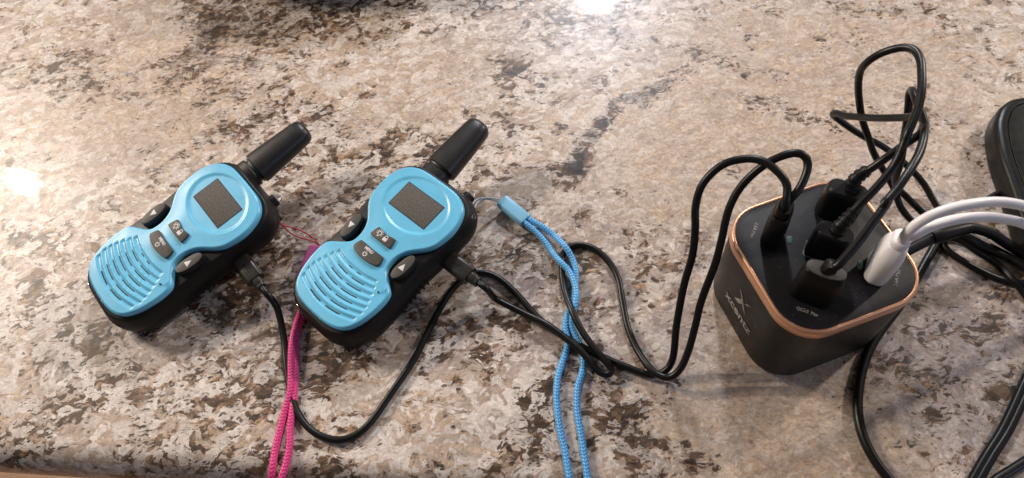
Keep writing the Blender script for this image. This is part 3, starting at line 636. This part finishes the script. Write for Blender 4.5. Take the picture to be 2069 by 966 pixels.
# Y cable feeding both walkie talkies
t, rt = cable_thing('charging_cable', cl(-1.75, 1.75, 0), 'black twin cord joining the cube charger to both walkie talkies', 'charging cable')
m1 = micro_plug(t, rt, R1, 3.35); m2 = micro_plug(t, rt, R2, 3.3)
rt0, fr = usb_plug(t, rt, -1.75, 1.75, 45, PLUG, 1.55, .95, 2.2)
topA = fr(np.array([[-.16, 0, 2.0], [-.16, 0, 2.5], [-.1, .05, 2.95]])); topB = fr(np.array([[.16, 0, 2.0], [.16, 0, 2.5], [.2, -.05, 2.95]]))
V, F = loft([lift(rrect(w_, d_, .24, 6), z) for w_, d_, z in ((1.0, .72, 2.15), (.98, .70, 2.55), (.9, .62, 2.68), (.5, .3, 2.69))]); mk('strain_relief', fr(V), F, PLUG, rt0, off=rt, sharp=35)
A = [*m1, (560, 622, .75), (573, 680, .25), (579, 740, .21), (589, 800, .21), (608, 845, .21), (640, 877, .21), (690, 889, .21), (740, 863, .21), (790, 795, .21), (840, 720, .21), (880, 640, .22), (912, 588, .22), (940, 560, .22), (965, 551, .24), (1000, 558, .24), (1040, 590, .24), (1085, 640, .24), (1120, 668, .22), (1160, 692, .22), (1223, 724, .21), (1275, 745, .21), (1311, 757.5, .22), (1343, 751, .5), (1360, 722, 1.0), (1367, 657, 2.4), (1382, 576, 4.1), (1399, 516, 5.6), (1405, 459, 6.9), (1405, 419, 7.6), (1419, 373, 8.4), (1458, 334, 9.1), (1504, 321, 9.5), (1540, 325, 9.7), (1566, 342, 9.7), (1590, 372, 9.5), *topA[::-1]]
cord(t, rt, path(A), .195)
B = [*m2, (1000, 603, .55), (1027.5, 618, .5), (1070, 639, .5), (1110, 659, .62), (1168, 704, .64), (1190, 728, .6), (1206, 748, .5), (1223, 758, .45), (1236, 754, .45), (1232, 740, .6), (1205, 708, .66), (1177, 671, .66), (1156, 629, .66), (1140, 583, .3), (1135, 541, .22), (1138, 513, .21), (1153, 498, .21), (1176, 494.5, .21), (1206, 506, .21), (1234, 534, .21), (1250, 566, .21), (1258, 611, .21), (1269, 664, .22), (1287, 706, .3), (1311, 742, .55), (1332, 759, .66), (1353.5, 763, .8), (1375, 745, 1.2), (1392, 706, 1.9), (1406, 654, 3.0), (1417, 608, 4.0), (1445, 533, 5.7), (1458, 484, 6.7), (1471, 427, 7.7), (1494, 381, 8.5), (1530, 344, 9.3), (1566, 321, 9.8), (1603, 309, 10.1), (1624, 313, 10.1), (1633, 330, 9.9), (1626, 360, 9.6), (1612, 386, 9.3), *topB[::-1]]
cord(t, rt, path(B), .195)

TG = 'black plugs with cords looping above the cube charger'
O1 = np.array([1660., 250.]); O2 = np.array([1660., 70.])
c2 = lambda x, y, z: at(1660+x/4.2, 250+y/4.2, z)
c1 = lambda x, y, z: at(1660+x/4.2, 70+y/4.2, z)
c3 = lambda x, y, z: at(1819+x/4.024, 380+y/4.024, z)
# plug at the back corner
t, rt = cable_thing('charging_cable', cl(1.75, 1.75, 0), 'black cord with ribbed neck from the charger back corner, folded sideways in a flat loop', 'charging cable', TG)
pl, fr = usb_plug(t, rt, 1.75, 1.75, -45, PLUG, 1.95, 1.15, 2.1)
q0 = fr(np.array([[.1, .1, 2.0]]))[0]; s1 = [q0, c2(280, 480, 8.6), c2(350, 420, 8.9), c2(400, 395, 9.1)]
ribbed(pl, rt, s1, .34, .25, PLUG)
cord(t, rt, path([c2(350, 420, 8.9), c2(430, 375, 9.2), c2(520, 310, 9.6), c2(620, 240, 9.9), c2(700, 180, 10.1), c2(790, 120, 10.2), c1(840, 840, 10.2), c1(868, 760, 10.), c1(850, 705, 9.6), c1(780, 690, 9.0), c1(700, 703, 8.4), c1(500, 708, 7.2), c1(350, 702, 6.2), c1(200, 688, 5.2), c1(120, 664, 4.6), c1(92, 676, 4.2), c1(150, 725, 3.8), c1(250, 797, 3.4), c1(370, 872, 3.0), c2(480, 170, 2.5), c2(600, 250, 2.0), c2(700, 335, 1.5), c2(800, 430, 1.0), c2(880, 530, .6), c2(940, 635, .4), c2(1000, 740, .3), at(1904, 455, .25), at(1902, 480, .22), at(1910, 502, .21), at(1931, 519, .21), at(1968, 541, .21), at(2005, 559, .21), at(2038, 569, .21), at(2075, 572, .21), at(2150, 560, .21)]), .195)
# centre plug
t, rt = cable_thing('charging_cable', cl(0, 0, 0), 'black cord from the charger centre port rising into the tallest loop', 'charging cable', TG)
pl, fr = usb_plug(t, rt, 0, 0, -45, PLUG, 1.75, 1.1, 2.0)
q0 = fr(np.array([[.05, .1, 1.95]]))[0]; s1 = [q0, c2(150, 880, 8.3), c2(215, 810, 8.6), c2(275, 740, 8.8)]
ribbed(pl, rt, s1, .32, .24, PLUG)
cord(t, rt, path([c2(215, 810, 8.6), c2(275, 740, 8.8), c2(330, 680, 9.0), c2(430, 580, 9.3), c2(520, 480, 9.6), c2(600, 380, 9.9), c2(655, 280, 10.2), c2(705, 150, 10.5), c1(720, 860, 10.7), c1(765, 760, 10.9), c1(820, 620, 11.1), c1(848, 480, 11.3), c1(850, 330, 11.4), c1(835, 200, 11.4), c1(780, 125, 11.3), c1(700, 108, 11.1), c1(600, 125, 10.8), c1(480, 170, 10.3), c1(380, 240, 9.6), c1(330, 310, 8.8), c1(312, 420, 7.8), c1(320, 560, 6.6), c1(345, 720, 5.3), c1(400, 880, 4.2), c2(430, 220, 3.4), c2(480, 320, 2.8), c2(540, 420, 2.2), c2(600, 520, 1.7), c2(635, 610, 1.3), c2(665, 700, .9), c2(730, 790, .6), c2(800, 845, .5), at(1880, 466, .5), at(1918, 479, .62), at(1943, 487, .62), at(1973, 508, .5), at(2005, 527, .22), at(2025, 543, .21), at(2048, 567, .4), at(2069, 592, .21), at(2110, 650, .21)]), .195)
# front corner plug
t, rt = cable_thing('charging_cable', cl(-1.75, -1.75, 0), 'black cord with smooth round neck from the oval plug at the nearest charger corner', 'charging cable', TG)
pl, fr = usb_plug(t, rt, -1.75, -1.75, -45, PLUG, 1.9, 1.0, 2.45)
V, F = prism(ell(0, 0, .86, .40, 32, 2.3), 2.40, 2.50, .03); mk('plug_cap', fr(np.array(V)), F, RUB, pl, off=rt, sharp=30)
q0 = fr(np.array([[0, 0, 2.4]]))[0]; q1 = fr(np.array([[.02, .05, 2.9]]))[0]
g1 = lambda x, y, z: at(1480+x/3.02, 360+y/3.02, z)
ribbed(pl, rt, [q0, q1, g1(600, 570, 9.15)], .31, .24, PLUG, False)
cord(t, rt, path([q0, q1, g1(620, 555, 9.2), g1(660, 515, 9.4), g1(720, 450, 9.6), g1(800, 350, 9.9), g1(880, 240, 10.2), g1(960, 125, 10.4), c2(520, 690, 10.5), c2(620, 580, 10.6), c2(700, 470, 10.7), c2(770, 360, 10.7), c2(830, 250, 10.6), c2(862, 140, 10.5), c2(872, 50, 10.3), c1(880, 780, 10.1), c1(855, 690, 10.0), c1(815, 590, 9.9), c1(785, 500, 9.7), c1(764, 468, 9.4), c1(745, 500, 9.0), c1(738, 620, 8.3), c1(722, 760, 7.5), c1(700, 880, 6.8), c2(695, 160, 6.), c2(680, 280, 5.2), c2(655, 380, 4.3), c2(625, 470, 3.3), c2(640, 540, 2.4), c2(700, 600, 1.6), c2(780, 680, 1.0), c2(880, 775, .7), c3(260, 240, .62), at(1920, 468, .7), at(1950, 478, .9), at(1980, 498, .6), at(2025, 516, .5), at(2045, 525, .5), at(2075, 545, .5), at(2130, 590, .3)]), .195)
# white plug with two cords
t, rt = cable_thing('charging_cable', cl(1.75, -1.75, 0), 'white plug with two white cords arching off to the side', 'charging cable')
o = cl(1.75, -1.75, 6.12); wd = cax*math.cos(math.pi/4)+cay*math.sin(math.pi/4)
fr = plug_frame(o, cax*.06+cay*.02+np.array([0, 0, 1.]), wd)
V, F = loft([lift(rrect(w_, d_, min(w_, d_)*.42, 7), z) for w_, d_, z in ((1.6, .85, 0), (1.78, 1.02, .06), (1.84, 1.08, .25), (1.84, 1.08, 1.5), (1.72, 1.04, 1.9), (1.5, .98, 2.2), (1.25, .9, 2.42), (1.1, .84, 2.5), (.6, .5, 2.51))])
pl = mk('usb_plug', fr(V), F, WHITE, t, off=rt, sharp=40)
V, F = loft([lift(rrect(1.2, .45, .04, 2), z) for z in (-.05, .03)]); mk('metal_shell', fr(V), F, CHROME, pl, off=rt)
V, F = loft([lift(rrect(w_, d_, min(w_, d_)*.45, 7), z) for w_, d_, z in ((1.1, .78, 2.35), (1.08, .76, 2.75), (.98, .66, 2.86), (.9, .56, 2.9), (.5, .3, 2.91))]); mk('strain_relief', fr(V), F, WHITE, pl, off=rt, sharp=40)
a0 = fr(np.array([[-.2, 0, 2.3], [-.2, 0, 2.8]])); b0 = fr(np.array([[.22, -.02, 2.3], [.22, -.02, 2.8]]))
cord(t, rt, path([*a0, c3(45, 375, 9.5), c3(110, 312, 9.9), c3(200, 250, 10.3), c3(350, 185, 10.6), c3(550, 135, 10.7), c3(780, 112, 10.4), c3(1006, 145, 9.8), c3(1250, 230, 8.2), c3(1560, 400, 5.2), c3(1800, 640, 1.6), c3(1950, 820, .25), c3(2150, 1000, .25)]), .225, WHITE)
cord(t, rt, path([*b0, c3(100, 395, 9.3), c3(180, 345, 9.5), c3(300, 295, 9.7), c3(480, 250, 9.8), c3(700, 235, 9.6), c3(900, 262, 9.2), c3(1006, 292, 8.8), c3(1250, 400, 7.0), c3(1500, 590, 4.0), c3(1680, 800, 1.0), c3(1800, 980, .25), c3(2000, 1180, .25)]), .225, WHITE)

# power cord of the block: plug behind, thick boot
t, rt = cable_thing('power_cord', cl(3.8, -.2, 0), 'thick black power cord pushed into the charger under the white cords', 'power cord')
P0 = cl(3.7, -.2, 1.7); P1 = cl(5.2, -.1, 1.75)
fr = plug_frame(P0, P1-P0, cay)
V, F = loft([lift(rrect(w_, d_, min(w_, d_)*.4, 5), z) for w_, d_, z in ((1.5, .8, 0), (1.55, .85, .1), (1.55, .85, .75), (1.3, .8, .8), (1.3, .8, .95), (1.45, .85, 1.0), (1.4, .85, 1.5), (.9, .7, 1.7), (.7, .6, 2.2))])
pl = mk('power_plug', fr(V), F, PLUG, t, off=rt, sharp=35)
cord(t, rt, path([P0+(P1-P0)*1.2, at(1890, 478, 1.9), at(1920, 470, 2.0), at(1950, 461, 1.9), at(1975, 463, 1.6), at(2005, 473, 1.2), at(2035, 493, .7), at(2069, 513, .4), at(2150, 560, .3)]), .30, PLUG)
V, F, UV = tube(spline([at(1885, 480, 1.9), at(1905, 474, 2.0), at(1935, 466, 2.0), at(1955, 461, 1.9)], .1), .43, 14, rf=lambda u, s: 1-.25*u); mk('cord_boot', V, F, PLUG, pl, uv=UV, off=rt, sharp=50)
# cable running behind the block and curving out towards the counter edge
t, rt = cable_thing('loose_cable', at(1745, 740, 0), 'glossy black cable emerging under the charger and curving down to the counter edge', 'cable')
cord(t, rt, path([(2160, 620, .4), (2080, 545, .3), (2000, 500, .25), (1940, 470, .25), (1905, 468, .25), (1891, 494, .25), (1870, 530, .25), (1845, 575, .25), (1812, 625, .25), (1782, 665, .25), (1760, 700, .25), (1743, 745, .25), (1734, 795, .25), (1734, 840, .25), (1745, 885, .25), (1766, 927, .25), (1800, 972, .25), (1850, 1020, .25)]), .25, n=14)
# two cables side by side at the right
for dx, lab in ((0, 'left one of two black cables slanting side by side at the lower right'), (15, 'right one of two black cables slanting side by side at the lower right')):
    t, rt = cable_thing('loose_cable', at(2020+dx, 880+dx*.5, 0), lab, 'cable', 'cables lying side by side')
    cord(t, rt, path([(2150+dx, 560, .22), (2110+dx, 680, .22), (2069+dx, 772, .22), (2027+dx, 863, .22), (1993+dx, 918, .22), (1965+dx, 966, .22), (1925+dx, 1040, .22)]), .215)
t, rt = cable_thing('loose_cable', at(2045, 950, 0), 'black cable end cutting across the lower right corner of the counter', 'cable')
cord(t, rt, path([(2150, 900, .24), (2100, 917, .24), (2069, 934, .24), (2041, 952, .24), (2010, 972, .24), (1960, 1020, .24)]), .24)
# short cable under the dark device
t, rt = cable_thing('loose_cable', at(2010, 395, 0), 'short stretch of black cable tucked under the dark device', 'cable')
cord(t, rt, path([(1996, 403, .2), (2015, 392, .2), (2040, 385, .22), (2090, 380, .22)]), .2)

# ------------------------------------------------------------------ lanyards
def lanyard(label, slv, slvm, th, thm, cords, cm, rr):
    root = at(slv[1][0], slv[1][1], 0); t = thing('wrist_lanyard', root, label, 'lanyard')
    a, b = at(*slv[0]), at(*slv[1]); fr = plug_frame(a, b-a, np.cross(b-a, (0, 0, 1))); L = np.linalg.norm(b-a)
    V, F = loft([lift(rrect(w_, d_, d_*.42, 6), z) for w_, d_, z in ((.75, .35, -.02), (.88, .46, .03), (.94, .50, .12), (.96, .52, L-.1), (.92, .48, L), (.75, .36, L+.005))])
    mk('sleeve', fr(V), F, slvm, t, off=root, sharp=40)
    for P in th: cord(t, root, path(P, .1), .045, thm, 'thread', 8)
    for P in cords: cord(t, root, path(P, .06, 4), rr, cm, 'braided_cord', 14)
sA = (1013, 405, .55); sB = (1061.5, 446, .35)
lanyard('sky blue braided wrist lanyard with a pale blue sleeve', (sA, sB), SLEEVEB,
        [[dev(R2, 1.9, 2.2, -1.5), (962, 404, 1.3), (975, 400, 1.2), (992, 400, .9), (1012, 404, .6), (1025, 412, .5)], [dev(R2, 2.1, 2.2, -1.6), (966, 408, 1.2), (980, 402, 1.0), (995, 404, .75), (1008, 408, .55), (1022, 414, .5)]], PALET,
        [[at(1052, 434, .4), (1068, 443, .36), (1098.7, 460, .25), (1121.5, 478, .2), (1142, 498.5, .5), (1155.6, 521, .3), (1163, 544, .2), (1163, 569, .2), (1160, 600, .22), (1153, 622, .22), (1145, 640, .2), (1142, 663, .2), (1147, 690, .2), (1143, 712, .2), (1135, 735, .2), (1126.5, 765, .2), (1124.5, 809, .2), (1130, 860, .2), (1141, 911, .2), (1150, 966, .2), (1156, 1010, .2)],
         [at(1048, 438, .4), (1061, 451, .36), (1085, 471, .25), (1103, 491.6, .2), (1115, 510, .2), (1131, 528, .45), (1149, 547, .45), (1158, 565, .5), (1164, 590, .52), (1162, 615, .5), (1156, 640, .3), (1156, 660, .2), (1165, 682, .2), (1176, 707, .2), (1177.5, 745, .2), (1167, 784, .2), (1166, 828.5, .2), (1174, 879.5, .2), (1181, 924, .2), (1187, 966, .2), (1190, 1010, .2)]], BLUECORD, .185)
lanyard('pink braided wrist lanyard running under a walkie talkie', ((640, 499, .40), (615, 560, .35)), SLEEVEP,
        [[dev(R1, 2.0, 2.1, -1.8), (570, 455, 1.2), (585, 458, 1.0), (603, 464, .8), (625, 475, .6), (640, 488, .45), (648, 500, .35)], [dev(R1, 2.2, 2.0, -1.9), (572, 457, 1.0), (588, 472, .8), (606, 480, .6), (628, 486, .5), (640, 492, .4), (652, 503, .35)]], REDT,
        [[(626, 548, .35), (621, 563, .3), (614, 600, .22), (606, 632, .3), (598, 657, .42), (592, 682, .45), (589, 703, .45), (588, 735, .4), (588, 770, .36), (585, 800, .3), (576, 829, .22), (566, 869, .2), (556, 910, .2), (550, 950, .2), (546, 990, -.3)],
         [(622, 552, .3), (618, 575, .25), (616, 605, .2), (612, 640, .2), (603, 664, .2), (597, 690, .2), (596, 715, .2), (597, 750, .2), (595, 790, .2), (590, 835, .2), (586, 869, .2), (585, 903, .2), (578, 937, .2), (569, 966, .15), (560, 1000, -.3)]], PINKCORD, .195)

# ------------------------------------------------------------------ dark device at the right
def device():
    px = [(2026, 300), (2016, 240), (2027, 206), (2050, 188), (2090, 182), (2200, 186), (2260, 260), (2260, 560), (2165, 570), (2096, 500), (2074, 440), (2052, 370)]
    P = np.array([at(x, y, 1.9)[:2] for x, y in px]); c = P.mean(0)
    if np.sum(P[:, 0]*np.roll(P[:, 1], -1)-np.roll(P[:, 0], -1)*P[:, 1]) < 0: P = P[::-1]
    P = chaikin(P-c, 3, .19)
    t = thing('electronic_device', (c[0], c[1], 0), 'black rounded hand-held device lying beyond the white cords', 'electronic device')
    mk('shell', *loft([lift(inset(P, d), z) for d, z in ((.2, 0), (.03, .1), (0, .3), (0, 1.1), (.06, 1.35), (.2, 1.5), (.4, 1.56), (.62, 1.58), (.64, 1.54), (.66, 1.50))]), DEV, t, sharp=40)
    Q = inset(P, .68); Q = Q+.12*np.column_stack([np.sin(np.arange(len(Q))*.55)*0, np.zeros(len(Q))])
    mk('cover_panel', *prism(Q, 1.48, 1.60, .05), DEV, t, sharp=30)
device()

# ------------------------------------------------------------------ added low dark block, made up to shade the far side of the counter
def shade_caster():
    t = thing('shade_block', (-10.9, 53.3, 0), 'added low black block that shades the far side of the counter', 'shade_caster', rot=(0, 0, -.2))
    mk('base', *loft([lift(rrect(16, 12, 2), z) for z in (.4, .6, 4.6)]+[lift(inset(rrect(16, 12, 2), d), z) for d, z in ((.15, 5.0), (.5, 5.2))]), DEV, t, sharp=40)
    for x in (-5.5, 5.5):
        for y in (-3.5, 3.5):
            v, f = loft([lift(ell(x, y, .7, .7, 14, 2), z) for z in (0, .45)]); mk('foot', v, f, BLACK, t)
shade_caster()
